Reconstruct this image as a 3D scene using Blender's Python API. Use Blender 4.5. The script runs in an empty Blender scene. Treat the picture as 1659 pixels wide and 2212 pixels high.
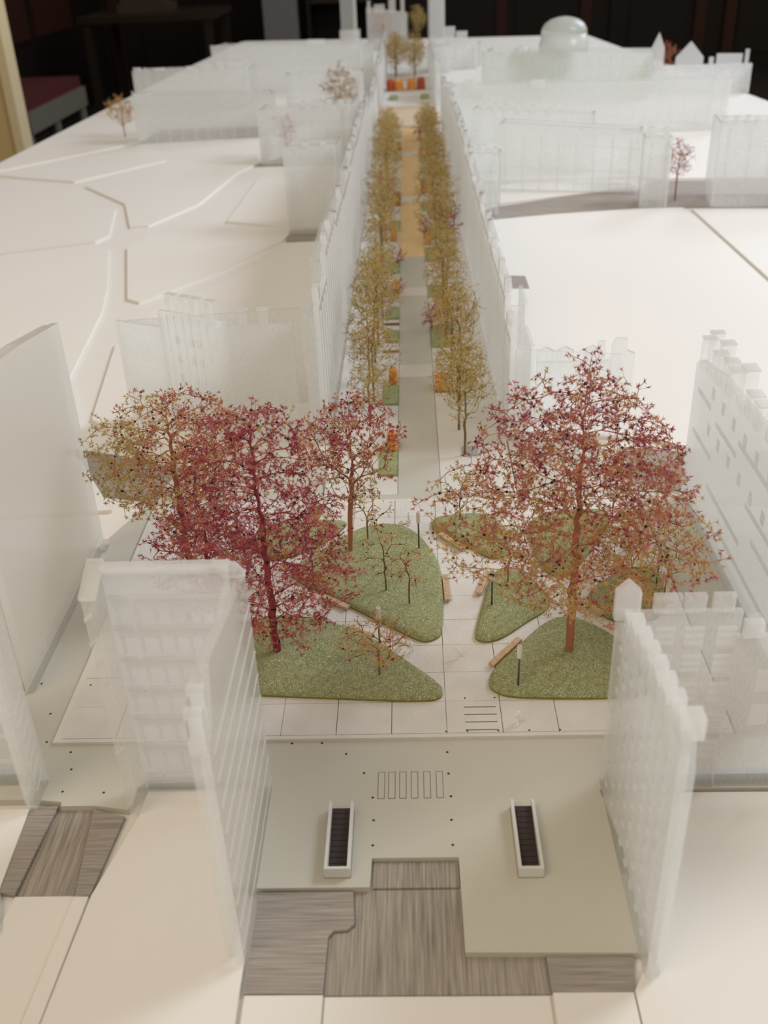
import bpy, math, random
import numpy as np
from mathutils import Matrix, Vector

sc = bpy.context.scene
S = 0.001                      # all tables below are in millimetres of the real model; X across, Y along the street, Z up
# ---------------------------------------------------------------- camera
cam_d = bpy.data.cameras.new('camera')
cam = bpy.data.objects.new('camera', cam_d)
sc.collection.objects.link(cam)
cam.matrix_world = Matrix(((0.999197, 0.022675, 0.033019, 0), (0.017059, 0.504945, -0.862983, 0), (-0.036241, 0.862853, 0.504153, 0.4), (0, 0, 0, 1)))
cam_d.sensor_fit = 'VERTICAL'; cam_d.sensor_height = 36.0; cam_d.lens = 36.0 * 2150 / 2212
cam_d.clip_start = 0.02; cam_d.clip_end = 60
cam_d.dof.use_dof = True; cam_d.dof.focus_distance = 0.66; cam_d.dof.aperture_fstop = 11.0
sc.camera = cam
# ---------------------------------------------------------------- world, lights, exposure
w = bpy.data.worlds.new('room_light'); sc.world = w; w.use_nodes = True
bg = w.node_tree.nodes['Background']; bg.inputs['Color'].default_value = (1.0, 0.86, 0.68, 1); bg.inputs['Strength'].default_value = 0.46


def area(name, loc, target, sx, sy, power, col):
    d = bpy.data.lights.new(name, 'AREA'); d.shape = 'RECTANGLE'; d.size = sx; d.size_y = sy; d.energy = power; d.color = col
    o = bpy.data.objects.new(name, d); sc.collection.objects.link(o); o.location = loc
    o.rotation_euler = (Vector(target) - Vector(loc)).to_track_quat('-Z', 'Y').to_euler()
    return o


area('window_daylight', (1.85, 1.6, 1.8), (0, 0.75, 0), 0.85, 0.8, 40, (0.87, 0.94, 1.04))
area('far_window_daylight', (2.6, 4.6, 2.2), (0.2, 3.6, 0), 1.4, 1.6, 62, (0.76, 0.87, 1.04))
area('warm_fill_light', (-1.1, -0.7, 2.0), (-0.1, 0.5, 0), 1.2, 1.2, 16, (1.0, 0.79, 0.54))  # unseen warm area light, added as fill to lighten the front card
sc.view_settings.view_transform = 'Standard'; sc.view_settings.look = 'None'
sc.view_settings.gamma = 1.0; sc.view_settings.use_curve_mapping = False; sc.view_settings.exposure = 0.0
sc.cycles.transparent_max_bounces = 40
sc.cycles.use_denoising = True
sc.cycles.max_bounces = 24; sc.cycles.diffuse_bounces = 16; sc.cycles.transmission_bounces = 12; sc.cycles.glossy_bounces = 6


# ---------------------------------------------------------------- materials
def mat(name, col, rough=0.8, bump=0.0, bscale=400.0, var=0.0, vscale=60.0, stretch=None, metal=0.0, spec=0.3, speck=None):
    m = bpy.data.materials.new(name); m.use_nodes = True
    nt = m.node_tree; N = nt.nodes; L = nt.links
    p = N['Principled BSDF']
    p.inputs['Base Color'].default_value = (*col, 1); p.inputs['Roughness'].default_value = rough
    p.inputs['Metallic'].default_value = metal; p.inputs['Specular IOR Level'].default_value = spec
    tc = N.new('ShaderNodeTexCoord'); mp = N.new('ShaderNodeMapping'); L.new(tc.outputs['Object'], mp.inputs['Vector'])
    if stretch: mp.inputs['Scale'].default_value = stretch
    last = None
    if var:
        n = N.new('ShaderNodeTexNoise'); n.inputs['Scale'].default_value = vscale; n.inputs['Detail'].default_value = 5
        L.new(mp.outputs[0], n.inputs['Vector'])
        mx = N.new('ShaderNodeMix'); mx.data_type = 'RGBA'
        mx.inputs['A'].default_value = (*[c * (1 - var) for c in col], 1); mx.inputs['B'].default_value = (*[min(1, c * (1 + var)) for c in col], 1)
        rp = N.new('ShaderNodeMapRange'); rp.inputs['From Min'].default_value = .3; rp.inputs['From Max'].default_value = .7
        L.new(n.outputs['Fac'], rp.inputs['Value']); L.new(rp.outputs[0], mx.inputs['Factor'])
        last = mx.outputs['Result']
    if speck:
        scol, sscale, th = speck
        v = N.new('ShaderNodeTexNoise'); v.inputs['Scale'].default_value = sscale; v.inputs['Detail'].default_value = 2
        L.new(tc.outputs['Object'], v.inputs['Vector'])
        r2 = N.new('ShaderNodeMapRange'); r2.inputs['From Min'].default_value = th; r2.inputs['From Max'].default_value = th + .08
        L.new(v.outputs['Fac'], r2.inputs['Value'])
        m2 = N.new('ShaderNodeMix'); m2.data_type = 'RGBA'
        if last: L.new(last, m2.inputs['A'])
        else: m2.inputs['A'].default_value = (*col, 1)
        m2.inputs['B'].default_value = (*scol, 1); L.new(r2.outputs[0], m2.inputs['Factor']); last = m2.outputs['Result']
    if last: L.new(last, p.inputs['Base Color'])
    if bump:
        b = N.new('ShaderNodeTexNoise'); b.inputs['Scale'].default_value = bscale; b.inputs['Detail'].default_value = 4
        L.new(mp.outputs[0], b.inputs['Vector'])
        bp = N.new('ShaderNodeBump'); bp.inputs['Strength'].default_value = bump; bp.inputs['Distance'].default_value = 0.0006
        L.new(b.outputs['Fac'], bp.inputs['Height']); L.new(bp.outputs[0], p.inputs['Normal'])
    return m


def acrylic(name, trans, col=(0.925, 0.925, 0.92), rough=0.28, streak=None, through=0.72):
    m = bpy.data.materials.new(name); m.use_nodes = True
    nt = m.node_tree; N = nt.nodes; L = nt.links; N.remove(N['Principled BSDF']); out = N['Material Output']
    d = N.new('ShaderNodeBsdfDiffuse'); d.inputs['Color'].default_value = (*col, 1)
    t = N.new('ShaderNodeBsdfTranslucent'); t.inputs['Color'].default_value = (*col, 1)
    tr = N.new('ShaderNodeBsdfTransparent'); tr.inputs['Color'].default_value = (0.99, 0.995, 0.99, 1)
    g = N.new('ShaderNodeBsdfGlossy'); g.inputs['Roughness'].default_value = rough
    fr = N.new('ShaderNodeFresnel'); fr.inputs['IOR'].default_value = 1.42
    a = N.new('ShaderNodeMixShader'); a.inputs[0].default_value = through; L.new(d.outputs[0], a.inputs[1]); L.new(t.outputs[0], a.inputs[2])
    b = N.new('ShaderNodeMixShader'); b.inputs[0].default_value = trans; L.new(a.outputs[0], b.inputs[1]); L.new(tr.outputs[0], b.inputs[2])
    if streak:                                     # fine saw and sanding streaks in the frosting
        tc = N.new('ShaderNodeTexCoord'); mp = N.new('ShaderNodeMapping'); mp.inputs['Scale'].default_value = streak
        L.new(tc.outputs['Object'], mp.inputs['Vector'])
        n = N.new('ShaderNodeTexNoise'); n.inputs['Scale'].default_value = 220; n.inputs['Detail'].default_value = 4; L.new(mp.outputs[0], n.inputs['Vector'])
        r = N.new('ShaderNodeMapRange'); r.inputs['From Min'].default_value = .3; r.inputs['From Max'].default_value = .7
        r.inputs['To Min'].default_value = trans * .92; r.inputs['To Max'].default_value = min(.9, trans * 1.08)
        L.new(n.outputs['Fac'], r.inputs['Value']); L.new(r.outputs[0], b.inputs[0])
    ge = N.new('ShaderNodeNewGeometry'); mu = N.new('ShaderNodeMath'); mu.operation = 'MULTIPLY_ADD'   # gloss on the outer skin only
    mu.inputs[1].default_value = -1.0; mu.inputs[2].default_value = 1.0; L.new(ge.outputs['Backfacing'], mu.inputs[0])
    m2 = N.new('ShaderNodeMath'); m2.operation = 'MULTIPLY'; L.new(mu.outputs[0], m2.inputs[0]); L.new(fr.outputs[0], m2.inputs[1])
    c = N.new('ShaderNodeMixShader'); L.new(m2.outputs[0], c.inputs[0]); L.new(b.outputs[0], c.inputs[1]); L.new(g.outputs[0], c.inputs[2])
    L.new(c.outputs[0], out.inputs['Surface'])
    return m


M = dict(
    card=mat('white_card', (0.80, 0.78, 0.75), .55, .05, 300, .015, 3),
    base=mat('white_base_card', (0.78, 0.76, 0.73), .55, .05, 300),
    plaza=mat('grey_painted_board', (0.555, 0.54, 0.47), .7, .12, 700, .025, 5),
    rail=mat('stair_rail_board', (0.66, 0.66, 0.63), .7, .1, 700),
    tile=mat('pale_paving', (0.70, 0.68, 0.64), .75, .8, 420, .05, 50),
    joint=mat('dark_joint', (0.16, 0.15, 0.13), .9),
    hole=mat('dark_hole', (0.05, 0.045, 0.04), .9),
    woody=mat('grey_stained_veneer_lengthwise', (0.345, 0.31, 0.268), .85, .7, 40, .34, 24, (45, 1.4, 10)),
    woodx=mat('grey_stained_veneer_crosswise', (0.35, 0.312, 0.28), .85, .7, 40, .28, 24, (1.4, 45, 10)),
    path=mat('grey_street_board', (0.55, 0.55, 0.50), .55, .08, 500),
    warmglow=mat('glow_tinted_street_board', (0.90, 0.66, 0.34), .3, .05, 500),  # warm lamp glow on the street, put into the board colour
    beige=mat('beige_street_board', (0.62, 0.51, 0.38), .6, .1, 300),
    pale=mat('pale_street_paving', (0.68, 0.67, 0.64), .7, .3, 200, .03, 40),
    turf=mat('flocked_turf', (0.285, 0.30, 0.135), .95, 1.0, 1300, .22, 300, None, 0, .2, ((0.66, 0.68, 0.52), 1500, .57)),
    turfrim=mat('olive_turf_edge', (0.22, 0.21, 0.035), .6, .3, 600, .15, 120),
    lawn=mat('street_lawn_flock', (0.32, 0.36, 0.19), .95, .8, 700, .2, 200),
    bench=mat('balsa_wood', (0.56, 0.39, 0.235), .7, .3, 200, .2, 80, (6, 6, .7)),
    steel=mat('dark_pin_steel', (0.13, 0.125, 0.12), .4, metal=.6),
    white=mat('white_lamp_head', (0.72, 0.70, 0.67), .5),
    figw=mat('white_figure_plastic', (0.90, 0.89, 0.87), .35),
    figure=acrylic('clear_white_plastic', .06),
    stair=mat('brown_black_stair', (0.050, 0.038, 0.036), .6, .2, 300),
    hedge=mat('orange_foam', (0.70, 0.30, 0.075), .95, 1.0, 600, .3, 150),
    hedger=mat('rust_red_foam', (0.42, 0.085, 0.035), .95, 1.0, 600, .3, 150),
    ac=acrylic('frosted_acrylic', .70, streak=(3, 3, 1)),
    acs=acrylic('etched_acrylic', .50),
    act=acrylic('light_passing_etch', .25, through=0.97),
    acc=acrylic('clear_acrylic', .80, rough=.12),
    acd=acrylic('street_frosted_acrylic', .45, streak=(12, 12, 1)),
    acgreen=acrylic('greenish_frosted_acrylic', .4, (0.87, 0.89, 0.86)),
    cap=mat('grey_chimney_cap_and_road_shade', (0.40, 0.41, 0.42), .6),
    crimson=mat('crimson_dried_floret', (0.33, 0.045, 0.075), .7), rust=mat('rust_dried_floret', (0.47, 0.175, 0.085), .7),
    tan=mat('tan_dried_floret', (0.58, 0.36, 0.135), .7), olive=mat('olive_dried_floret', (0.52, 0.42, 0.16), .7),
    gold=mat('gold_olive_floret', (0.46, 0.34, 0.10), .75), pink=mat('pink_dried_floret', (0.52, 0.16, 0.15), .7),
    stemred=mat('crimson_stem', (0.25, 0.038, 0.045), .6), stembr=mat('reddish_brown_stem', (0.40, 0.165, 0.085), .6),
    stemtan=mat('tan_brown_stem', (0.30, 0.15, 0.06), .6), stemol=mat('olive_brown_stem', (0.17, 0.125, 0.055), .7),
    seed=mat('black_seed', (0.022, 0.014, 0.014), .6),
    dark=mat('dark_oak_panel', (0.010, 0.006, 0.005), .6), darkred=mat('dark_red_panel', (0.040, 0.012, 0.008), .6),
    floor=mat('dark_floor', (0.020, 0.016, 0.016), .7), cream=mat('cream_paint', (0.62, 0.47, 0.22), .5), creaml=mat('pale_cream_paint', (0.75, 0.62, 0.38), .5),
    cushion=mat('maroon_cushion', (0.085, 0.014, 0.018), .9), benchp=mat('grey_white_paint', (0.16, 0.15, 0.125), .6),
    brownt=mat('brown_table_wood', (0.022, 0.012, 0.007), .5), pillar=mat('grey_paint', (0.22, 0.22, 0.23), .6), paper=mat('old_paper', (0.06, 0.04, 0.028), .8),
    plinth=mat('table_paint', (0.45, 0.43, 0.40), .6),
)


# ---------------------------------------------------------------- mesh helpers
class MB:
    def __init__(s): s.V = []; s.F = []; s.M = []

    def add(s, V, F, mi=0):
        n = len(s.V); s.V.extend(V); s.F.extend([tuple(i + n for i in f) for f in F]); s.M.extend([mi] * len(F)); return s

    def box(s, x0, x1, y0, y1, z0, z1, mi=0): return s.prism([(x0, y0), (x1, y0), (x1, y1), (x0, y1)], z0, z1, mi)

    def prism(s, P, z0, z1, mi=0):
        a = sum(P[i][0] * P[(i + 1) % len(P)][1] - P[(i + 1) % len(P)][0] * P[i][1] for i in range(len(P)))
        if a < 0: P = P[::-1]
        n = len(P)
        V = [(x, y, z0) for x, y in P] + [(x, y, z1) for x, y in P]
        F = [tuple(range(n))[::-1], tuple(range(n, 2 * n))] + [(i, (i + 1) % n, n + (i + 1) % n, n + i) for i in range(n)]
        return s.add(V, F, mi)

    def panel(s, p0, p1, th, prof, mi=0):
        """upright sheet from p0 towards p1; prof = (along, z) outline; thickness th to the left of the direction"""
        dx, dy = p1[0] - p0[0], p1[1] - p0[1]; l = math.hypot(dx, dy); dx /= l; dy /= l
        a = sum(prof[i][0] * prof[(i + 1) % len(prof)][1] - prof[(i + 1) % len(prof)][0] * prof[i][1] for i in range(len(prof)))
        P = prof[::-1] if (a < 0) ^ (th < 0) else prof
        n = len(P)
        V = [(p0[0] + dx * u, p0[1] + dy * u, z) for u, z in P] + [(p0[0] + dx * u - dy * th, p0[1] + dy * u + dx * th, z) for u, z in P]
        F = [tuple(range(n)), tuple(range(n, 2 * n))[::-1]] + [(i, n + i, n + (i + 1) % n, (i + 1) % n) for i in range(n)]
        return s.add(V, F, mi)

    def tube(s, a, b, ra, rb, n=4, mi=0, cap=False):
        a = Vector(a); b = Vector(b); d = (b - a)
        if d.length < 1e-6: return s
        d.normalize(); u = d.orthogonal().normalized(); v = d.cross(u); V = []
        for p, r in ((a, ra), (b, rb)):
            for k in range(n):
                t = 2 * math.pi * k / n; q = p + (u * math.cos(t) + v * math.sin(t)) * r; V.append(tuple(q))
        F = [(k, (k + 1) % n, n + (k + 1) % n, n + k) for k in range(n)]
        if cap: F += [tuple(range(n))[::-1], tuple(range(n, 2 * n))]
        return s.add(V, F, mi)

    def octa(s, p, r, mi=0):
        x, y, z = p
        return s.add([(x + r, y, z), (x - r, y, z), (x, y + r, z), (x, y - r, z), (x, y, z + r), (x, y, z - r)],
                     [(0, 2, 4), (2, 1, 4), (1, 3, 4), (3, 0, 4), (2, 0, 5), (1, 2, 5), (3, 1, 5), (0, 3, 5)], mi)

    def lathe(s, c, prof, n=12, mi=0):
        V = []; F = []
        for r, z in prof:
            for k in range(n): V.append((c[0] + r * math.cos(2 * math.pi * k / n), c[1] + r * math.sin(2 * math.pi * k / n), c[2] + z))
        for i in range(len(prof) - 1):
            for k in range(n): F.append((i * n + k, i * n + (k + 1) % n, (i + 1) * n + (k + 1) % n, (i + 1) * n + k))
        F.append(tuple(range(n))[::-1]); F.append(tuple(range((len(prof) - 1) * n, len(prof) * n)))
        return s.add(V, F, mi)

    def mesh(s, name, mats, org=(0, 0, 0), smooth=False):
        me = bpy.data.meshes.new(name)
        me.from_pydata([((x - org[0]) * S, (y - org[1]) * S, (z - org[2]) * S) for x, y, z in s.V], [], s.F)
        for m in (mats if isinstance(mats, (list, tuple)) else [mats]): me.materials.append(m)
        me.polygons.foreach_set('material_index', s.M)
        if smooth: me.polygons.foreach_set('use_smooth', [True] * len(s.F))
        me.update(); return me


ORG = {}


def link(name, me, parent=None, loc=None):
    o = bpy.data.objects.new(name, me); sc.collection.objects.link(o)
    if parent: o.parent = parent; ORG[o.name] = ORG[parent.name]
    if loc is not None: o.location = [c * S for c in loc]
    return o


def part(name, mb, mats, parent, smooth=False, stuff=False):
    o = link(name, mb.mesh(name, mats, ORG[parent.name], smooth), parent)
    if stuff: o['kind'] = 'stuff'
    return o


def thing(name, label, cat, loc=(0, 0, 0), group=None):
    o = link(name, None, None, loc); ORG[o.name] = loc
    return tag(o, label, cat, group)


def solo(name, mb, mats, label, cat, loc, group=None, smooth=False):
    o = link(name, mb.mesh(name, mats, loc, smooth), None, loc); ORG[o.name] = loc
    return tag(o, label, cat, group)


def struct(name, mb, mats, loc=(0, 0, 0)):
    o = link(name, mb.mesh(name, mats, loc), None, loc); ORG[o.name] = loc; o['kind'] = 'structure'; return o


def tag(o, label, cat, group=None):
    o['label'] = label; o['category'] = cat
    if group: o['group'] = group
    return o


def dup(root, loc, label, rotz=0.0, scale=1.0, group=None):
    r = root.copy(); sc.collection.objects.link(r); r.location = [c * S for c in loc]; r.rotation_euler = (0, 0, rotz); r.scale = (scale,) * 3
    r['label'] = label
    if group: r['group'] = group
    for ch in list(root.children):
        c = ch.copy(); sc.collection.objects.link(c); c.parent = r
        for g in ch.children: d = g.copy(); sc.collection.objects.link(d); d.parent = c
    ORG[r.name] = loc
    return r


NUM = ['first', 'second', 'third', 'fourth', 'fifth', 'sixth', 'seventh', 'eighth', 'ninth', 'tenth', 'eleventh', 'twelfth', 'thirteenth', 'fourteenth', 'fifteenth',
       'sixteenth', 'seventeenth', 'eighteenth', 'nineteenth', 'twentieth'] + ['twenty-' + k for k in ('first', 'second', 'third', 'fourth', 'fifth', 'sixth', 'seventh', 'eighth', 'ninth')] + ['thirtieth']
rect = lambda l, h: [(0, 0), (l, 0), (l, h), (0, h)]

# ---------------------------------------------------------------- the room
struct('floor', MB().box(-4200, 4200, -1500, 9600, -770, -750), M['floor'])
wb = struct('wall_back', MB().box(-4200, 4200, 9300, 9400, -750, 2600), M['dark'])
for i, x in enumerate((-3300, -2450, -700, 350, 800, 1500, 1750, 2450, 2700, 3300)):
    part('panel_stile', MB().box(x - 45, x + 45, 9270, 9300, -750, 2600), M['darkred'] if i % 3 else M['dark'], wb)
for x in (-2000, 550, 1150, 2100, 3000): part('panel_field', MB().box(x - 230, x + 230, 9285, 9300, -600, 1500), M['dark'], wb)
wl = struct('wall_left', MB().box(-2620, -2560, 2600, 9300, -750, 2600), M['dark'])
for y0 in (4500, 5500, 6500, 7500): part('panel_field', MB().box(-2560, -2540, y0 + 60, y0 + 900, -150, 900), M['darkred'], wl)
LEAF = lambda x0, x1, t, y0, y1: MB().add([(x0, y0, -750), (x1, y0, -750), (x1 - t, y0, 1000), (x0 - t, y0, 1000), (x0, y1, -750), (x1, y1, -750), (x1 - t, y1, 1000), (x0 - t, y1, 1000)],
                                            [(0, 1, 2, 3), (5, 4, 7, 6), (1, 5, 6, 2), (4, 0, 3, 7), (3, 2, 6, 7), (4, 5, 1, 0)])
dr = struct('door_1', LEAF(-1700, -1345, 0, 3560, 3640), M['cream'])
part('door_edge', LEAF(-1345, -1315, 0, 3550, 3640), M['creaml'], dr)
b = thing('upholstered_bench', 'grey painted bench with a maroon cushion along the dark panelled wall', 'bench', (-2100, 5600, -750))
part('seat_frame', MB().box(-2350, -1830, 5090, 6070, -400, -300), M['benchp'], b)
part('cushion', MB().box(-2340, -1850, 5100, 6060, -300, -245), M['cushion'], b)
part('backrest', MB().box(-2500, -2360, 5090, 6070, -400, 260), M['darkred'], b)
for x in (-2330, -1860):
    for y in (5120, 5560, 6040): part('leg', MB().lathe((x, y, -750), [(26, 0), (18, 110), (28, 190), (22, 352)], 8), M['benchp'], b)
t = thing('side_table', 'dark brown wooden table in the shadows beyond the maroon bench', 'table', (-1750, 7600, -750))
part('tabletop', MB().box(-2150, -1250, 7200, 8000, -60, -20), M['brownt'], t)
for x in (-2100, -1300):
    for y in (7250, 7950): part('leg', MB().box(x - 25, x + 25, y - 25, y + 25, -750, -60), M['brownt'], t)
solo('paper_pile', MB().box(-1950, -1600, 7500, 7800, -20, 30).box(-1930, -1640, 7520, 7780, 30, 70), M['paper'], 'dim pile of old papers on the dark side table', 'papers', (-1800, 7650, -20))
solo('pillar', MB().box(-1080, -820, 8400, 8650, -750, 2400).box(-1110, -790, 8370, 8680, -750, -640), M['pillar'], 'grey painted pillar standing against the dark back wall', 'pillar', (-950, 8500, -750))
bs = thing('bookcase', 'dark bookcase beside the grey pillar behind the model', 'bookcase', (-500, 8600, -750))
part('side_panel', MB().box(-750, -720, 8400, 8800, -750, 1200), M['dark'], bs); part('side_panel', MB().box(-270, -240, 8400, 8800, -750, 1200), M['dark'], bs)
part('back_panel', MB().box(-720, -270, 8780, 8800, -750, 1200), M['dark'], bs)
for z in (-640, -340, -40, 260, 560): part('shelf', MB().box(-720, -270, 8410, 8780, z - 20, z), M['pillar'] if z == 260 else M['brownt'], bs)
rb = random.Random(5)
for z in (-40,):
    x = -710
    for k in range(5):
        wd = rb.uniform(28, 48); h = rb.uniform(170, 240)
        solo('book', MB().box(x, x + wd - 2, 8430, 8600, z, z + h).box(x + 3, x + wd - 5, 8435, 8598, z + 4, z + h + 1),
             [M['paper'] if k % 3 else M['darkred']], f'dark bound book, {NUM[k]} from the left on the shelf beside the grey pillar', 'book', (x, 8430, z), 'books on the far shelves'); x += wd

# ---------------------------------------------------------------- table and base boards
OUT = [(-1030, -60), (-892, 2099), (-734, 4864), (753, 4553), (914, 2563), (1100, -60)]
tb = thing('display_table', 'long pale table carrying the whole white city model', 'table', (0, 2300, -750))
part('tabletop', MB().prism(OUT, -60, -14), M['plinth'], tb)
for x, y in ((-880, 100), (900, 100), (-800, 2300), (820, 2300), (-640, 4600), (640, 4350)): part('leg', MB().box(x - 35, x + 35, y - 35, y + 35, -750, -60), M['plinth'], tb)
mb_ = thing('model_base', 'white card base of the city model with grey roads and plaza', 'model base', (0, 2300, -14))
part('base_board', MB().prism(OUT, -14, -4.4), M['base'], mb_)


def plate(P, mt=None, z1=-1, z0=-4.6, name='white_plate'): return part(name, MB().prism(P, z0, z1), mt or M['card'], mb_)


PLATES = [
    [(-884, 2118), (-849, 2129), (-667, 2350), (-625, 2418), (-330, 2455), (-250, 2450), (-100, 2600), (-100, 4725), (-715, 4845), (-790, 3900)],
    [(-845, 2085), (-660, 2310), (-600, 2375), (-511, 2181), (-654, 1993), (-780, 2050)],
    [(-493, 2163), (-619, 1947), (-504, 1789), (-456, 1624), (-427, 1630), (-369, 1771), (-338, 2036), (-306, 2113), (-320, 2200), (-420, 2230)],
    [(-920, 1470), (-752, 1470), (-622, 1490), (-490, 1539), (-478, 1576), (-513, 1757), (-642, 1950), (-776, 2029), (-880, 1990)],
    [(-925, 1380), (-797, 1407), (-615, 1469), (-485, 1507), (-459, 1502), (-410, 1304), (-390, 1199), (-369, 988), (-326, 880), (-334, 825), (-300, 790), (-250, 700), (-1000, 650)],
    [(-430, 1498), (-370, 1252), (-351, 1237), (-264, 1369), (-195, 1510), (-188, 1549), (-409, 1581)],
    [(-325, 1198), (-343, 1082), (-315, 880), (-248, 800), (-194, 790), (-90, 815), (-90, 1500), (-170, 1500), (-245, 1329)],
    [(-300, 1640), (-180, 1590), (-90, 1590), (-90, 2060), (-220, 2060), (-290, 1960)],
    [(126, 1594), (232, 1619), (368, 1637), (438, 1634), (448, 1236), (443, 1000), (355, 770), (243, 785), (212, 805), (94, 830), (94, 1216)],
    [(450, 1626), (565, 1611), (930, 1588), (1000, 700), (560, 720), (452, 900), (457, 1242)],
    [(147, 1699), (155, 1840), (383, 1840), (398, 1792)], [(100, 1870), (100, 2700), (60, 4650), (690, 4560), (900, 2600), (925, 1800), (430, 1850), (420, 1870)],
    [(-83, 269), (-83, 285), (-91, 390), (-150, 390), (-151, 373), (-163, 322), (-167, 256), (-180, 200), (-180, 60), (-81, 60)],
    [(-212, 378), (-210, 327), (-202, 304), (-240, 60), (-1000, 60), (-990, 378)],
    [(90, 270), (99, 285), (107, 333), (137, 384), (700, 380), (1060, 380), (1080, 60), (92, 60)],
]
for P in PLATES: plate(P)
# lower white strips in front
for P, z in (([(-164.5, 322), (-168, 255), (-182, 60), (-191, 60), (-176, 255), (-171.5, 322)], -1.6), ([(-172, 323.5), (-177, 255), (-192, 60), (-235, 60), (-211, 250), (-201.5, 323.5)], -3.2),
             ([(-80.5, 269), (-80.5, 60), (-46.4, 60), (-46, 269)], -1.6), ([(-45.2, 269), (-45.4, 60), (53.6, 60), (53.2, 269)], -3.2), ([(54.4, 269.5), (54.8, 60), (91, 60), (89.4, 269.5)], -1.6)):
    plate(P, M['card'], z)
# grey veneer roads and pavements
for P, mt, z in (([(-34.6, 325), (-33.2, 305), (-36, 301.8), (-43, 301.3), (-45.2, 298), (-45.6, 270), (53.4, 270), (53.2, 290), (17, 290), (17, 325)], 'woody', -3.4),
                 ([(-25.6, 341.5), (-25.6, 326), (16.5, 326), (16.7, 341.5)], 'woody', -2.6),
                 ([(-81, 323.5), (-81, 270), (-46, 270), (-45.6, 298.5), (-43.2, 301.8), (-36.5, 302.4), (-33.6, 305.4), (-35, 323.5)], 'woodx', -1.8),
                 ([(53.8, 289), (54, 270), (90, 270), (93, 287)], 'woodx', -1.8),
                 ([(-196, 381), (-201, 324), (-172.5, 322.5), (-177.5, 379)], 'woody', -3.4), ([(-212, 380), (-210, 325), (-201.6, 323.6), (-198, 371), (-197, 381)], 'woodx', -1.8),
                 ([(-177, 378), (-171.6, 322), (-164, 323), (-159, 373)], 'woodx', -1.8),
                 ([(-330, 822), (-420, 740), (-290, 735), (-220, 716), (-205, 770), (-250, 795)], 'woodx', -2.5),
                 ([(181, 795), (181, 722), (218, 697), (560, 640), (560, 715), (355, 765), (243, 779)], 'woodx', -2.5),
                 ([(113, 1303), (150, 1296), (150, 1243), (113, 1247)], 'woodx', -0.6),
                 ([(100, 1612), (126, 1604), (232, 1626), (368, 1645), (438, 1642), (560, 1620), (930, 1600), (925, 1790), (430, 1840), (400, 1780), (283, 1752), (147, 1688), (100, 1660)], 'woodx', -3.0),
                 ([(-190, 1512), (-90, 1512), (-90, 1580), (-190, 1580)], 'woodx', -3.0), ([(-330, 2090), (-90, 2090), (-90, 2180), (-260, 2180)], 'woodx', -3.0),
                 ([(-620, 2400), (-340, 2440), (-250, 2560), (-600, 2560)], 'woodx', -0.7)):
    plate(P, M[mt], z, name='veneer_board')
PLAZA = [(-90, 324.5), (-27, 324.5), (-26.4, 342), (17, 342), (17.4, 288.5), (97, 287.5), (101, 330), (94, 386), (700, 384), (700, 640), (240, 640), (217, 697), (180, 722), (180, 800), (83, 815), (83, 712), (-77, 712), (-84, 800), (-203, 772), (-218, 714), (-245, 640), (-990, 640), (-990, 384),
         (-213, 384), (-195.4, 382), (-195, 379), (-176.6, 379), (-158, 376), (-152, 390), (-92, 390)]
plate(PLAZA, M['plaza'], 0, name='plaza_board')
for x0, x1 in ((-24.2, -21), (-18.5, -15.3), (-12.5, -9.3), (-6.2, -3), (0.6, 3.8), (7.4, 10.6)):
    part('crossing_stripe', MB().box(x0, x1, 381.6, 400.4, -.4, .12), M['plaza'], mb_)
    part('stripe_joint', MB().box(x0 - .35, x1 + .35, 381.2, 400.8, -.4, .05), M['joint'], mb_)
studs = [(-74.4, 424.2), (-57.2, 424.2), (-42.9, 415.1), (14, 415.4), (-32.4, 400.2), (14.1, 399), (-27.1, 382.2), (14.7, 382.4), (-26.2, 366.5), (14.3, 366.1), (-26.2, 350), (14.3, 349.7), (-201.4, 419.8),
         (-197.1, 406.2), (-197.1, 389.5), (-174.1, 388.4), (-218, 428.4), (-223.4, 452.7), (-237.7, 480.8)]
for x, y in studs: part('bollard_hole', MB().lathe((x, y, 0), [(.75, -.4), (.75, .08)], 10), M['hole'], mb_)

# ---------------------------------------------------------------- paved square: every tile is a part
sq = thing('paved_square', 'pale textured square paving with scored joints around the green mounds', 'paving', (-16, 565, 0))
part('bedding', MB().box(-212.5, 177.5, 426.5, 701, 0, 1.5), M['joint'], sq)
part('border', MB().box(-213.5, -209.2, 425.8, 702, 0, 1.9), M['tile'], sq); part('border', MB().box(174.4, 176.2, 425.8, 702, 0, 1.9), M['tile'], sq)
part('border', MB().box(-209.2, 174.4, 425.8, 428.6, 0, 1.9), M['tile'], sq); part('border', MB().box(-209.2, 174.4, 699.5, 702, 0, 1.9), M['tile'], sq)
rt = random.Random(2)
for i in range(12):
    for j in range(10):
        x = -209.5 + 32 * i; y = 428.8 + 27.1 * j; g = .28 if (i == 6 or rt.random() < .2) else .14
        part('paving_tile', MB().box(x + g, x + 32 - .14, y + .14, y + 27.1 - g, 1.45, 2 + rt.uniform(-.04, .04)), M['tile'], sq)
for y in (450.4, 444, 437.6, 431):
    part('crossing_groove', MB().box(25.2, 44, y - .4, y + .4, 1.9, 2.1), M['joint'], sq); part('crossing_stripe', MB().box(25.2, 44, y + .3, y + 3.2, 1.9, 2.16), M['tile'], sq)
for x, y in [(26.1, 458.5), (43.8, 458.4), (13.9, 428.5 + 1.5), (26.1, 430), (43.8, 430), (61.4, 430), (79, 430), (17.8, 656.8), (-10.8, 652.4), (-205, 476.4)]:
    part('bollard_hole', MB().lathe((x, y, 2), [(.6, -.4), (.6, .1)], 10), M['hole'], sq)


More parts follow.
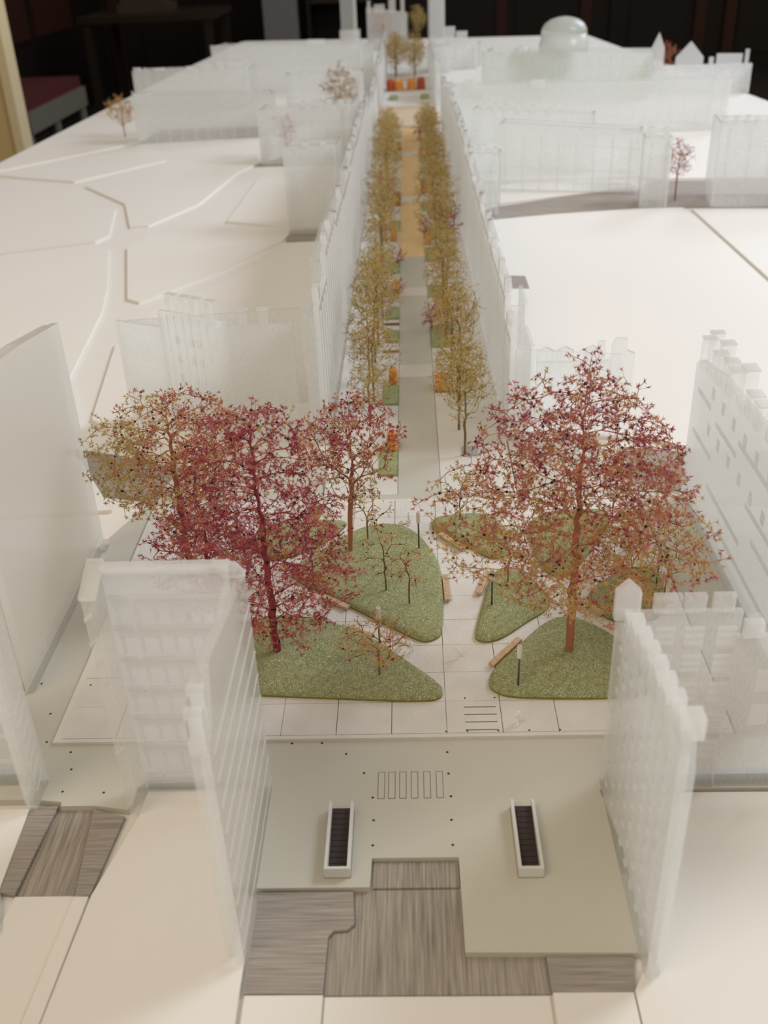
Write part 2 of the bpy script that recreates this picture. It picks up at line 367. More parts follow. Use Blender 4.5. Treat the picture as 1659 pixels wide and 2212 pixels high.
# ---------------------------------------------------------------- green mounds
def mound(P, label, h=7.0):
    n = len(P); pts = []
    for i in range(n):
        p0, p1, p2, p3 = [np.array(P[(i + k - 1) % n], float) for k in range(4)]
        for t in np.linspace(0, 1, 7)[:-1]:
            pts.append(.5 * ((2 * p1) + (-p0 + p2) * t + (2 * p0 - 5 * p1 + 4 * p2 - p3) * t * t + (-p0 + 3 * p1 - 3 * p2 + p3) * t ** 3))
    A = np.array(pts)
    for _ in range(3): A = (np.roll(A, 1, 0) + 2 * A + np.roll(A, -1, 0)) / 4
    if np.sum(A[:, 0] * np.roll(A[:, 1], -1) - np.roll(A[:, 0], -1) * A[:, 1]) < 0: A = A[::-1]
    c = A.mean(0); T = np.roll(A, -1, 0) - np.roll(A, 1, 0); Nn = np.c_[-T[:, 1], T[:, 0]]; Nn /= np.linalg.norm(Nn, axis=1)[:, None]
    rings = [(A, 2.0), (A - Nn * .15, 3.6), (A + Nn * .5, 4.6), (A + Nn * 1.6, 5.5)]
    B0 = A + Nn * 1.6
    for f, z in ((.93, 5.9), (.84, 6.25), (.72, 6.5), (.55, 6.75), (.35, 6.9), (.15, 7)): rings.append((c + (B0 - c) * f, z))
    m = len(A); mb = MB(); rm = MB(); r = random.Random(len(P))
    V = []
    for a, z in rings: V += [(float(x), float(y), 2 + (z - 2) * h / 7 + (r.uniform(-.12, .12) if z > 3 else 0)) for x, y in a]
    rm.add(V[:2 * m], [(k, (k + 1) % m, m + (k + 1) % m, m + k) for k in range(m)] )
    F = [(i * m + k, i * m + (k + 1) % m, (i + 1) * m + (k + 1) % m, (i + 1) * m + k) for i in range(0, len(rings) - 2) for k in range(m)]
    mb.add(V[m:], F + [tuple((len(rings) - 2) * m + k for k in range(m))])
    o = thing('grass_mound', label, 'mound', (float(c[0]), float(c[1]), 2), 'green mounds on the square')
    part('turf', mb, M['turf'], o, True); part('edge', rm, M['turfrim'], o, True)


MOUNDS = {
    'long green turf mound at the front left of the square, crimson tree on it': [(12.7, 463.4), (9.7, 456.8), (-8.2, 455.6), (-58.5, 459.5), (-96.9, 463), (-130.5, 467.9), (-140, 490), (-125.1, 530.7), (-95.5, 542.6), (-63.7, 536.4), (-35.3, 520.4), (-14, 498.2), (8.8, 472.9)],
    'largest green turf mound, mid square, with a plank bench on its right': [(-36.2, 657.6), (-14.8, 658.2), (1.1, 642.5), (12.6, 613), (16, 591.7), (16.7, 563.1), (14.7, 523.8), (9.9, 515.1), (2.4, 512.9), (-8, 519.6), (-45.8, 551.6), (-66, 568.7), (-83.4, 582.4), (-90.3, 592.6), (-88.6, 602.8), (-69.9, 625.8), (-53.5, 644.8)],
    'green turf mound behind the crimson tree at the back left of the square': [(-124.9, 634.4), (-122.1, 654.4), (-94.6, 667.1), (-57.4, 665.5), (-57.6, 655.1), (-70.6, 635.5), (-93.4, 617.2), (-110.5, 616.6)],
    'green turf mound at the back right of the aisle, bench on its left tip': [(11.4, 659.1), (15.9, 667.9), (36, 672), (57.4, 668.9), (68, 646.4), (65.4, 617.2), (59.7, 610), (49.7, 611.6), (30.6, 634.7), (13.6, 648.7)],
    'triangular green turf mound right of the centre aisle, bench along its left side': [(36, 515.8), (37.7, 528.1), (44.2, 556.7), (51.7, 584.5), (60.1, 594.8), (74.4, 589.5), (83.8, 571.9), (89.4, 557.9), (85.2, 544.6), (71.5, 532.1), (54.9, 516.2), (45.6, 511.6), (39.6, 511.8)],
    'green turf mound at the back right, behind the trunk of the tall tree': [(83.7, 645.7), (93, 666), (111.9, 673.6), (140.8, 674.5), (146.7, 667.1), (143.7, 649.9), (123.7, 611.8), (110.6, 591.1), (99.9, 584.5), (92.3, 588.8), (86.2, 607.1)],
    'green turf mound at the front right carrying the tallest tree': [(41.9, 474.2), (42.1, 465.6), (49.9, 459.1), (66.2, 456.6), (109.6, 455.2), (135, 459.1), (143.2, 471.5), (133.8, 494), (123.2, 515.6), (107.8, 531), (93.2, 535), (80, 526.8), (66.2, 510.1), (48.1, 487.3)],
    'green turf mound on the far right partly behind the crenellated acrylic block': [(115.4, 559.7), (127.6, 576), (146.8, 590.7), (161, 592), (169, 583), (169, 568.8), (162.8, 547.3), (154.9, 532), (128.9, 530.3), (119, 543.5)],
}
for lb, P in MOUNDS.items(): mound(P, lb)


# ---------------------------------------------------------------- benches, lamps, figures, stairs
def bench(a, b, label):
    a = Vector((*a, 0)); b = Vector((*b, 0)); d = (b - a).normalized(); n = Vector((-d.y, d.x, 0)); c = (a + b) / 2
    q = lambda u0, u1, t: [tuple((p + n * s_ * t)[:2]) for p, s_ in ((u0, -1), (u1, -1), (u1, 1), (u0, 1))]
    o = thing('plank_bench', label, 'bench', (c.x, c.y, 2), 'little wooden benches')
    part('plank', MB().prism(q(a, b, 2.0), 3.3, 5.2), M['bench'], o)
    for u in (a + d * 4, b - d * 4): part('leg', MB().prism(q(u - d, u + d, 1.5), 2, 3.3), M['bench'], o)


bench((18.8, 586), (19.8, 556), 'small plank bench against the right side of the largest mound')
bench((41.3, 563.3), (49.6, 590), 'small plank bench against the left side of the triangular mound')
bench((44, 486.5), (64, 512), 'small plank bench on the left of the mound with the tallest tree')
bench((17, 643), (34, 620.5), 'small plank bench under the back mound, by the pale twigs')
bench((-66, 563.5), (-48, 550), 'small plank bench at the lower left of the largest mound, under red twigs')
bench((-46, 528), (-31, 517), 'small plank bench behind the long front left mound')
bench((113, 550), (121, 537), 'small plank bench between the tall tree and the acrylic block')


def lamp(x, y, z0, h, label, head=True):
    o = thing('street_lamp', label, 'lamp', (x, y, z0), 'pin lamps on the square')
    part('pole', MB().tube((x, y, z0 - .5), (x, y, z0 + h - (8 if head else 0)), .62, .62, 8, cap=True), M['steel'], o, True)
    if head:
        part('lamp_head', MB().lathe((x, y, z0 + h - 9), [(1.35, 0), (1.45, .4), (1.45, 8.6), (1.3, 9), (.9, 9), (.85, 8.2)], 12), M['white'], o)


lamp(58.4, 464.6, 5.6, 30.5, 'pin lamp with white head on the mound of the tallest tree')
lamp(.9, 620.2, 5.6, 31.5, 'pin lamp with pale head at the back edge of the largest mound')
lamp(161.5, 561.9, 6.2, 29, 'pin lamp with white head on the far right mound')
lamp(-25.8, 508.9, 3.5, 30, 'pin lamp with white head behind the little tan shrub')
lamp(48.8, 547, 6, 29, 'pin lamp with pale head on the triangular mound')
lamp(96, 598, 6, 24, 'dark pin lamp on the mound behind the trunk of the tallest tree')
lamp(-74.4, 584.7, 6, 24, 'grey pin lamp on the largest mound among the crimson twigs')
lamp(150.8, 665.4, 2, 26, 'pin lamp at the back right corner behind the tallest tree')


def person(x, y, z, rz, label, h=9.0, lean=0.0, stride=.12):
    J = [(0, 0, .53), (0, 0, .66), (0, lean, .82), (0, lean * 1.2, .88), (0, lean * 1.3, .95), (0, lean * 1.3, 1.0),
         (.11, lean, .81), (.14, lean + .03, .64), (.13, lean + .1, .49), (-.11, lean, .81), (-.14, lean - .03, .64), (-.13, lean + .06, .5),
         (.055, 0, .5), (.06, stride, .27), (.06, stride * .9, .03), (.06, stride * .9 + .08, .015), (-.055, 0, .5), (-.06, -stride * .5, .27), (-.06, -stride * 1.3, .03), (-.06, -stride * 1.3 + .08, .015)]
    E_ = [(0, 1), (1, 2), (2, 3), (3, 4), (4, 5), (2, 6), (6, 7), (7, 8), (2, 9), (9, 10), (10, 11), (0, 12), (12, 13), (13, 14), (14, 15), (0, 16), (16, 17), (17, 18), (18, 19)]
    Rr = [.085, .08, .09, .04, .062, .05, .05, .038, .028, .05, .038, .028, .066, .045, .03, .024, .066, .045, .03, .024]
    me = bpy.data.meshes.new('person'); me.from_pydata([(a * h * S, b_ * h * S, c_ * h * S) for a, b_, c_ in J], E_, [])
    me.materials.append(M['figw'])
    o = link('person', me, None, (x, y, z)); o.rotation_euler = (0, 0, rz)
    md = o.modifiers.new('skin', 'SKIN'); me.skin_vertices.new() if not me.skin_vertices else None
    for v, r in zip(me.skin_vertices[0].data, Rr): v.radius = (r * h * S * 1.3, r * h * S * 1.3)
    me.skin_vertices[0].data[0].use_root = True
    o.modifiers.new('sub', 'SUBSURF').levels = 1; o.modifiers['sub'].render_levels = 2
    tag(o, label, 'person', 'tiny white figures on the square')


person(23.4, 495.8, 2, 2.2, 'tiny white figure walking alone in the middle of the centre aisle', 9.5)
person(55.2, 434.8, 2, .6, 'tiny white figure on the front paving beside the slotted grate', 10.5)
person(-12.6, 505.5, 2, .3, 'tiny white standing figure in front of the largest mound, left of the pair', 10.5)
person(-5.6, 503, 2, -.4, 'tiny white standing figure in front of the largest mound, right of the pair', 9)
person(-6.2, 664, 2, 1.2, 'tiny pale figure at the back of the square beside the far lamp', 10)


def stairs(x0, x1, y0, y1, label):
    o = thing('stairwell', label, 'stairs', ((x0 + x1) / 2, (y0 + y1) / 2, 0), 'sunken stair boxes on the plaza')
    part('side_wall', MB().box(x0, x0 + 1.5, y0, y1 + 2, 0, 6.5), M['rail'], o); part('side_wall', MB().box(x1 - 1.5, x1, y0, y1 + 2, 0, 6.5), M['rail'], o)
    part('end_wall', MB().box(x0 + 1.5, x1 - 1.5, y0, y0 + 1.5, 0, 6.5), M['rail'], o)
    n = 12
    for k in range(n):
        a = y0 + 1.5 + (y1 - y0 - 1.5) * k / n; b_ = y0 + 1.5 + (y1 - y0 - 1.5) * (k + 1) / n
        part('step', MB().box(x0 + 1.5, x1 - 1.5, a, b_, .05, .5 + 3.2 * k / n), M['stair'], o)
    part('base_joint', MB().box(x0 - .25, x1 + .25, y0 - .25, y1 + 2.2, 0, .12), M['joint'], o)


stairs(-49.3, -36.6, 330.2, 371.8, 'pale box around dark stairs, left of the pair at the front')
stairs(45.4, 57.6, 329.2, 371.8, 'pale box around dark stairs, right of the pair at the front')


# ---------------------------------------------------------------- trees by growing twigs towards points in the crown
def grow(prof, n, base, ztrunk, step, infl, kill, seed, lean=(0, 0), drop=0.0, hollow=0.0):
    r = np.random.RandomState(seed)
    zs = np.array([p[0] for p in prof], float); rs = np.array([p[1] for p in prof], float)
    A = []
    while len(A) < n:
        z = r.uniform(zs[0], zs[-1]); R_ = np.interp(z, zs, rs)
        if r.rand() * rs.max() ** 2 > R_ ** 2 + 20: continue
        q = math.sqrt(r.uniform(hollow, 1)) * R_; t = r.uniform(0, 2 * math.pi)
        q *= 1 + .12 * math.sin(3 * t + seed) + .08 * math.sin(5 * t + z * .05)
        A.append((q * math.cos(t) + lean[0] * z, q * math.sin(t) + lean[1] * z, z))
    A = np.array(A)
    nodes = [np.array((0., 0., -2.))]; par = [-1]; z = 0
    wob = r.normal(0, .35, (200, 2))
    while z < ztrunk:
        k = len(nodes); nodes.append(np.array((lean[0] * z + wob[k, 0], lean[1] * z + wob[k, 1], z + step))); par.append(k - 1); z += step
    near = np.zeros(len(A), int); dist = np.full(len(A), 1e9)

    def upd(i):
        d = np.linalg.norm(A - nodes[i], axis=1); m = d < dist; dist[m] = d[m]; near[m] = i
    for i in range(len(nodes)): upd(i)
    alive = np.ones(len(A), bool); used = {}
    for it in range(140):
        m = alive & (dist < infl)
        if not m.any():
            infl *= 1.3
            if infl > 250 or not alive.any(): break
            continue
        new = []
        for i in np.unique(near[m]):
            g = m & (near == i); v = A[g] - nodes[i]; v /= np.linalg.norm(v, axis=1)[:, None]; d = v.mean(0) + r.normal(0, .12, 3)
            if par[i] >= 0: d = d + .35 * (nodes[i] - nodes[par[i]]) / step
            d /= (np.linalg.norm(d) + 1e-9); c = used.get(i, 0); used[i] = c + 1
            if c > 3: alive[g] = False; continue
            new.append((i, nodes[i] + d * step * r.uniform(.8, 1.2)))
        if not new: break
        for i, p in new:
            par.append(i); nodes.append(p); upd(len(nodes) - 1)
        alive &= dist > kill
    return np.array(nodes), par, r


def plant(name, label, cat, loc, prof, n, ztrunk, colf, stem, rtrunk, seed, step=5.0, infl=45, kill=5.0, fl=(1.4, 3.0), spikes=9, every=.8, seeds=.22, seedr=1.1, group=None, lean=(0, 0), hollow=0., mats=None, rtip=.17, sides=4, thin=.68, leafy=6.5, tw=4, tl=(1.5, 6.5)):
    nd, par, r = grow(prof, n, loc, ztrunk, step, infl, kill, seed, lean, hollow=hollow)
    N_ = len(nd); cnt = np.zeros(N_); kids = np.zeros(N_, int)
    for i in range(N_ - 1, 0, -1):
        if kids[i] == 0: cnt[i] += 1
        cnt[par[i]] += cnt[i]; kids[par[i]] += 1
    for _ in range(3):                                     # straighten the twigs
        ch = np.zeros_like(nd); kc = np.zeros(N_)
        for i in range(1, N_): ch[par[i]] += nd[i]; kc[par[i]] += 1
        m_ = nd.copy()
        for i in range(1, N_):
            if kc[i] > 0: m_[i] = .5 * nd[i] + .25 * nd[par[i]] + .25 * ch[i] / kc[i]
        nd = m_
    P = nd + np.array(loc)
    rad = rtip + (rtrunk - rtip) * (np.maximum(cnt, 1) / cnt[0]) ** thin
    o = thing(name, label, cat, loc, group)
    tr = MB(); br = MB()
    for i in range(1, N_):
        t = tr if cnt[i] > cnt[0] * .3 else br
        t.tube(P[par[i]], P[i], rad[par[i]] if t is tr or cnt[par[i]] < cnt[0] * .3 else rad[i] * 1.2, rad[i], 7 if t is tr else sides,
               0 if t is tr or cnt[i] > 30 or r.rand() < .35 else 1 + colf(nd[i], r))
    fo = MB(); sd = MB(); mats = mats or [M[k] for k in ('crimson', 'rust', 'tan', 'olive', 'pink')]
    for i in range(1, N_):
        if cnt[i] <= leafy and (kids[i] == 0 or r.rand() < every):
            mi = colf(nd[i], r); pd = P[i] - P[par[i]]; pd = pd / (np.linalg.norm(pd) + 1e-9)
            for c in range(tw if kids[i] == 0 else max(1, tw - 1)):
                dd = r.normal(0, 1, 3) + pd * .7; dd /= np.linalg.norm(dd); ctr = P[i] + dd * r.uniform(*tl)
                fo.tube(P[i], ctr, rtip * .7, rtip * .5, 3, mi)
                for _ in range(spikes):
                    d = r.normal(0, 1, 3) + dd * .5; d /= np.linalg.norm(d); l = r.uniform(*fl)
                    u = np.cross(d, (0.3, .5, .81)); u /= np.linalg.norm(u); v = np.cross(d, u); w_ = .12 + l * .065
                    a, b_, c_ = ctr + u * w_ - d * .2, ctr - u * w_ * .5 + v * w_ * .87 - d * .2, ctr - u * w_ * .5 - v * w_ * .87 - d * .2
                    fo.add([tuple(a), tuple(b_), tuple(c_), tuple(ctr + d * l)], [(0, 1, 3), (1, 2, 3), (2, 0, 3)], mi)
            if r.rand() < seeds * .6: sd.octa(P[i] + r.normal(0, .5, 3), seedr * r.uniform(.7, 1.1))
        elif r.rand() < seeds and cnt[i] < 20: sd.octa(P[i], seedr * r.uniform(.8, 1.25))
    if tr.F: part('trunk', tr, stem, o, True)
    part('branches', br, [stem] + mats, o, True)
    part('foliage', fo, mats, o, stuff=True)
    if sd.F: part('seeds', sd, M['seed'], o, stuff=True)
    return o


pick = lambda r, w_: int(r.choice(len(w_), p=np.array(w_, float) / sum(w_)))
def C1(p, r):
    t = p[2] - .18 * abs(p[0]) + r.normal(0, 11)
    return pick(r, (4, 2, 1, .1, 3.2)) if t > 118 else (pick(r, (1.2, 2.6, 3, .4, 2)) if t > 92 else pick(r, (.15, 1.0, 5, 2.2, .6)))


plant('tall_tree', 'tallest dried-twig tree, crimson at the top and tan below, right of the aisle', 'tree', (93.1, 496.4, 6.4),
      [(38, 16), (50, 40), (64, 62), (80, 76), (98, 80), (115, 72), (135, 64), (155, 56), (168, 44), (180, 26), (190, 8)], 1500, 178, C1, M['stembr'], 2.7, 11, lean=(.0, 0.02))
C2 = lambda p, r: pick(r, (6, 1.6, .3, .1, 3)) if p[2] > 60 + r.normal(0, 15) else pick(r, (3, 3.5, .6, .1, 2.5))
plant('crimson_tree', 'deep crimson dried-twig tree on the long front left mound', 'tree', (-90.8, 501.6, 6.2),
      [(10, 14), (28, 34), (45, 54), (62, 60), (82, 56), (100, 48), (120, 44), (140, 40), (158, 32), (170, 12)], 1050, 158, C2, M['stemred'], 2.6, 23, lean=(-.01, 0))
C3 = lambda p, r: pick(r, (.05, .3, 1.5, 6, .1)) if p[0] < -14 + r.normal(0, 9) else (pick(r, (.8, 3.2, 3, .4, 2.2)) if p[2] > 70 + r.normal(0, 12) else pick(r, (3, 3, .8, .3, 2.5)))
plant('olive_and_rust_tree', 'dried-twig tree, olive on its left and rust on its right, behind the acrylic block', 'tree', (-168, 610.7, 2),
      [(42, 20), (58, 42), (76, 54), (95, 55), (112, 46), (128, 30), (137, 10)], 900, 128, C3, M['stembr'], 2.4, 37)
C3b = lambda p, r: pick(r, (4, 2.5, .4, .1, 3))
plant('low_crimson_tree', 'low crimson twig tree just behind the top of the left acrylic block', 'tree', (-146, 580, 2), [(14, 20), (26, 34), (42, 38), (58, 30), (70, 12)], 420, 62, C3b, M['stemred'], 1.8, 41)
C4 = lambda p, r: pick(r, (3, 3, 1, .1, 2)) if p[2] > 78 + r.normal(0, 8) else pick(r, (.6, 2, 1.5, 3, .5))
plant('vase_shaped_tree', 'vase-shaped rust and crimson twig tree rising behind the largest mound', 'tree', (-49.7, 618.7, 6.5), [(38, 8), (55, 18), (75, 27), (92, 33), (108, 32), (118, 18)], 480, 60, C4, M['stembr'], 1.9, 53, hollow=.1, lean=(.07, 0))
CT = lambda p, r: pick(r, (.1, 1, 5, .6, .6)); CO = lambda p, r: pick(r, (.1, .5, 2, 4, .2)); CR = lambda p, r: pick(r, (.6, 2, 3, 1, 1))
sh = dict(step=3.2, infl=22, kill=3.2, fl=(1.0, 2.2), spikes=5, rtip=.2, seedr=.75, leafy=3.5, tw=3, tl=(1.2, 4))
plant('tan_shrub', 'flat-topped little tan shrub on the tip of the long front mound', 'shrub', (-25.2, 475.8, 5.6), [(16, 12), (24, 22), (31, 24), (37, 12)], 150, 10, CT, M['stemtan'], .8, 61, **sh)
plant('sparse_shrub', 'sparse twig shrub with black seeds on the front of the largest mound', 'shrub', (-6.3, 550.2, 6.8), [(18, 8), (28, 15), (36, 16)], 26, 14, CT, M['stemol'], .6, 67, **{**sh, 'seeds': .35})
plant('sparse_shrub', 'thin upright olive twig on the left of the largest mound, dotted with seeds', 'shrub', (-22.5, 566, 6.8), [(12, 8), (26, 17), (48, 18), (66, 12)], 60, 30, CO, M['stemol'], .6, 71, **{**sh, 'seeds': .35, 'every': .35})
plant('sparse_shrub', 'bare olive twig at the back of the largest mound beside the vase-shaped tree', 'shrub', (-37.2, 634.2, 6.5), [(14, 8), (26, 14), (38, 12)], 32, 16, CO, M['stemol'], .6, 73, **{**sh, 'seeds': .3, 'every': .3})
plant('sparse_shrub', 'pale olive twig leaning out of the left side of the tallest tree', 'shrub', (33, 660, 6.5), [(10, 6), (22, 15), (34, 18), (42, 10)], 60, 12, CO, M['stemol'], .6, 79, **{**sh, 'seeds': .3, 'every': .45})
plant('sparse_shrub', 'dark stemmed twig shrub on the triangular mound under the tallest tree', 'shrub', (62, 574, 6.8), [(12, 8), (26, 16), (40, 18)], 50, 14, CO, M['stemol'], .6, 83, **{**sh, 'seeds': .3})
plant('sparse_shrub', 'tan and rust shrub on the far right mound beside the acrylic crenels', 'shrub', (143, 560, 6.8), [(8, 12), (20, 24), (34, 28), (48, 22), (58, 10)], 190, 20, CR, M['stemtan'], .9, 89, **sh)
plant('sparse_shrub', 'thin olive twig at the right edge of the far right mound', 'shrub', (166, 556, 6.0), [(10, 6), (24, 14), (36, 12)], 34, 16, CO, M['stemol'], .5, 97, **{**sh, 'seeds': .3, 'every': .5})

# street trees: five grown once, copied along both sides
smats = [M[k] for k in ('gold', 'olive', 'tan', 'crimson', 'pink')]
CS = [lambda p, r: pick(r, (5, 3, 1, 0, .3)), lambda p, r: pick(r, (3, 5, .6, 0, 0)), lambda p, r: pick(r, (4, 2, 2.5, .1, .5)), lambda p, r: pick(r, (5, 4, 1, 0, .2)), lambda p, r: pick(r, (2, 1.5, 1, 1.6, 3))]
spro = [([(22, 6), (38, 18), (55, 26), (70, 24), (86, 14), (94, 4)], 300, 78), ([(16, 10), (32, 22), (48, 25), (62, 20), (74, 8)], 280, 60), ([(20, 8), (40, 22), (60, 29), (78, 22), (92, 8)], 320, 74),
        ([(26, 6), (46, 16), (66, 24), (88, 20), (104, 8)], 150, 40), ([(18, 10), (34, 20), (52, 24), (70, 16), (80, 6)], 170, 50)]
protos = []
sp = dict(step=4.5, infl=30, kill=3.4, fl=(1.2, 2.4), spikes=5, rtip=.2, seedr=.75, seeds=.14, mats=smats, leafy=5, tw=3, tl=(1.5, 5))
NOTE = ['gold-leaved', 'olive-leaved', 'tan-gold', 'slim gold', 'pinkish']
for i, (pf, n, zt) in enumerate(spro):
    protos.append(plant('street_tree', 'x', 'tree', (-4000, i * 100, 0), pf, n, zt, CS[i], M['stemol'], 1.2, 101 + i, group='trees lining the street', **sp))
rs = random.Random(7); usedp = set()
for side, x0 in (('left', -40), ('right', 42)):
    y = 851 if side == 'left' else 780; k = 0
    while y < 2330 and k < 29:
        v = ([1, 2, 0, 3, 0, 4, 2, 1] if side == 'left' else [3, 0, 1, 3, 2, 4, 0, 2])[k % 8]
        loc = (x0 + rs.uniform(-6, 6), y, 0); sca = rs.uniform(.78, 1.12) * (1.0 if k else (1.0 if side == 'left' else 1.08))
        lb = f'{NOTE[v]} street tree, {NUM[k]} from the square in the {side} row'
        if v not in usedp:
            usedp.add(v); o = protos[v]; o.location = [c * S for c in loc]; o.rotation_euler = (0, 0, rs.uniform(0, 6)); o.scale = (sca,) * 3; o['label'] = lb
        else: dup(protos[v], loc, lb, rs.uniform(0, 6), sca)
        y += rs.uniform(48, 58) * (1 + k * .006); k += 1
for i, (x, y, v) in enumerate(((-36, 3350, 2), (-34, 3430, 0), (24, 3345, 2), (26, 3425, 1), (-34, 3510, 2), (26, 3510, 0), (44, 4560, 3), (56, 4640, 0))):
    lb = ['front one of the left clump', 'second one of the left clump', 'front one of the right clump', 'second one of the right clump', 'rearmost on the left', 'rearmost on the right', 'beside the right tower, nearer', 'beside the right tower, farther'][i]
    dup(protos[v], (x, y, -1), f'blurred gold tree at the far end of the street, {lb}', i, 1.35)
ps = plant('pink_shrub', 'magenta twig shrub on the path edge beside the third left orange hedge', 'shrub', (-18, 1212, 0), [(6, 8), (14, 12), (22, 11), (28, 6)], 60, 8, lambda p, r: pick(r, (5, 0, 0, 0, 4)), M['stemred'], .7, 301, group='pink shrubs along the path', **sh)
for i, (x, y, sc_) in enumerate(((22, 1098, 1.2), (-19, 1352, 1.0), (22, 1500, 1.1), (54, 1470, 2.0), (56, 1560, 1.6), (26, 2310, 1.8))):
    dup(ps, (x, y, 0), ['magenta twig shrub on the right path edge behind the first right lawn bed', 'magenta twig shrub on the left path edge where the painted warm glow begins', 'magenta twig shrub on the right edge of the glow-tinted board', 'large pink shrub by the right facade row, nearer one', 'large pink shrub by the right facade row, farther one', 'pink shrub at the far end of the right tree row'][i], i * 1.3, sc_)


# ---------------------------------------------------------------- street floor, lawns, hedges
def gpart(P, mt, z, name): return part(name, MB().prism(P, -6, z), mt, st)


st = thing('street_floor', 'long street floor of grey boards, farther stretch painted with warm glow, pale side paving', 'street', (0, 1700, -6))
gpart([(-76, 712.4), (-15.6, 712.4), (-15.6, 2470), (-70, 2470)], M['pale'], 0, 'side_paving'); gpart([(20.6, 712.4), (82, 712.4), (73, 2470), (19.4, 2470)], M['pale'], 0, 'side_paving')
gpart([(-15.2, 712.4), (20.2, 712.4), (19.6, 1398), (-15.4, 1398)], M['path'], -.2, 'centre_board'); gpart([(-15.4, 1399), (19.6, 1399), (19, 2470), (-15.4, 2470)], M['warmglow'], -.2, 'glow_tinted_board')  # the farther centre stretch has the lamp glow painted into its colour
for y in (960, 1225, 1730, 2130): gpart([(-15.2, y), (20, y), (20, y + 34), (-15.2, y + 34)], M['pale'], .1, 'crossing_band')
gpart([(-70, 2475), (74, 2475), (74, 2790), (-70, 2790)], M['beige'], .6, 'cross_street'); gpart([(-70, 2795), (74, 2795), (70, 4500), (-66, 4500)], M['pale'], 0, 'side_paving')
for y in (2960, 3200): gpart([(-30, y), (32, y), (32, y + 40), (-30, y + 40)], M['card'], 4, 'white_step')
for x0, x1, y in ((-33, -15.6, 1030), (-33, -15.6, 1118), (20.8, 46, 918)):
    solo('timber_edge', MB().box(x0, x1, y, y + 2.2, 0, 2.4).box(x0 + 1, x1 - 1, y + 2.2, y + 3, 0, 1.2), M['stemtan'], {1030: 'thin brown timber edge across the left street paving, nearer one', 1118: 'thin brown timber edge across the left street paving, farther one', 918: 'thin brown timber edge in front of the right orange hedge'}[y], 'timber edge', (x0, y, 0))
solo('grey_planter_plate', MB().box(41, 55, 778, 796, 0, 1).box(42, 54, 779, 795, 1, 1.3), M['cap'], 'small grey square plate at the foot of the first right street tree', 'plate', (48, 787, 0))


def rough_block(name, x0, x1, y0, y1, h, mt, label, cat, group, seed, amp, nx=7, ny=7, nz=5, rnd=.35):
    r = random.Random(seed); mb = MB(); cx_, cy_ = (x0 + x1) / 2, (y0 + y1) / 2; n = 14; V = []; m = 6
    for i in range(m + 1):
        t = i / m; sc_ = 1 - rnd * t ** 4
        for k in range(n * 2):
            a = math.pi * k / n; c, s_ = math.cos(a), math.sin(a); q = 1 / max(abs(c), abs(s_)) ** .82
            V.append((cx_ + (x1 - x0) / 2 * c * q * sc_ + r.uniform(-amp, amp), cy_ + (y1 - y0) / 2 * s_ * q * sc_ + r.uniform(-amp, amp), h * (1 - (1 - t) ** 1.3) + (r.uniform(-amp, amp) if i else 0)))
    w2 = n * 2
    F = [(i * w2 + k, i * w2 + (k + 1) % w2, (i + 1) * w2 + (k + 1) % w2, (i + 1) * w2 + k) for i in range(m) for k in range(w2)]
    V.append((cx_, cy_, h + amp)); F += [(m * w2 + k, m * w2 + (k + 1) % w2, len(V) - 1) for k in range(w2)]
    mb.add(V, F)
    return solo(name, mb, mt, label, cat, (cx_, cy_, 0), group)


LB = [(-31.5, -15.6, 744, 793), (-31, -15.6, 890, 937), (-31, -15.8, 1060, 1098), (-32, -15.8, 1138, 1180), (-32, -15.8, 1320, 1372), (-32, -15.8, 1540, 1600), (-32, -15.8, 1740, 1800), (-32, -15.8, 2080, 2150), (-32, -15.8, 2330, 2400)]
RB = [(20.6, 46, 1042, 1112), (20.8, 42, 1215, 1262), (20.8, 42, 1370, 1440), (20.8, 42, 1490, 1560), (20.8, 42, 1660, 1720), (20.8, 42, 1850, 1900), (20.8, 42, 2060, 2130)]
for side, B_ in (('left', LB), ('right', RB)):
    for i, (a, b_, c, d) in enumerate(B_):
        solo('lawn_bed', MB().box(a, b_, c, d, 0, 1.2).box(a + .6, b_ - .6, c + .6, d - .6, 1.2, 2), M['lawn'], f'flat green lawn bed, {NUM[i]} from the square on the {side} of the path', 'lawn', ((a + b_) / 2, (c + d) / 2, 0), 'lawn beds along the street')
HD = [(-25, -16.5, 786, 806, 16, 0, 'left'), (-25, -17, 938, 955, 15, 0, 'left'), (-24, -16, 1224, 1246, 17, 0, 'left'), (-24, -16, 1700, 1722, 16, 1, 'left'), (-24, -16, 2180, 2205, 17, 1, 'left'), (-30, -20, 1480, 1502, 16, 0, 'left'),
      (21.5, 33.5, 922, 940, 14, 0, 'right'), (35, 46, 1160, 1183, 16, 0, 'right'), (21.5, 30, 1455, 1478, 15, 0, 'right'), (21, 29, 1790, 1815, 14, 1, 'right'), (21, 29, 2120, 2150, 15, 0, 'right'), (21, 29, 2290, 2320, 15, 0, 'right')]
kk = {'left': 0, 'right': 0}
for i, (a, b_, c, d, h, red, side) in enumerate(sorted(HD, key=lambda q: q[2])):
    rough_block('hedge_block', a, b_, c, d, h, M['hedger' if red else 'hedge'], f'{"rust-red" if red else "orange"} foam hedge block, {NUM[kk[side]]} from the square on the {side} side', 'hedge', 'foam hedges along the street', i, .8, rnd=.3); kk[side] += 1
for i, (x, y, red) in enumerate(((-48, 3080, 1), (-24, 3080, 0), (12, 3090, 0), (40, 3090, 1))):
    rough_block('hedge_block', x - 12, x + 12, y, y + 40, 30, M['hedger' if red else 'hedge'], f'blurred {"red" if red else "orange"} hedge before the far trees, {NUM[i]} from the left', 'hedge', 'foam hedges along the street', i + 40, 1.2)
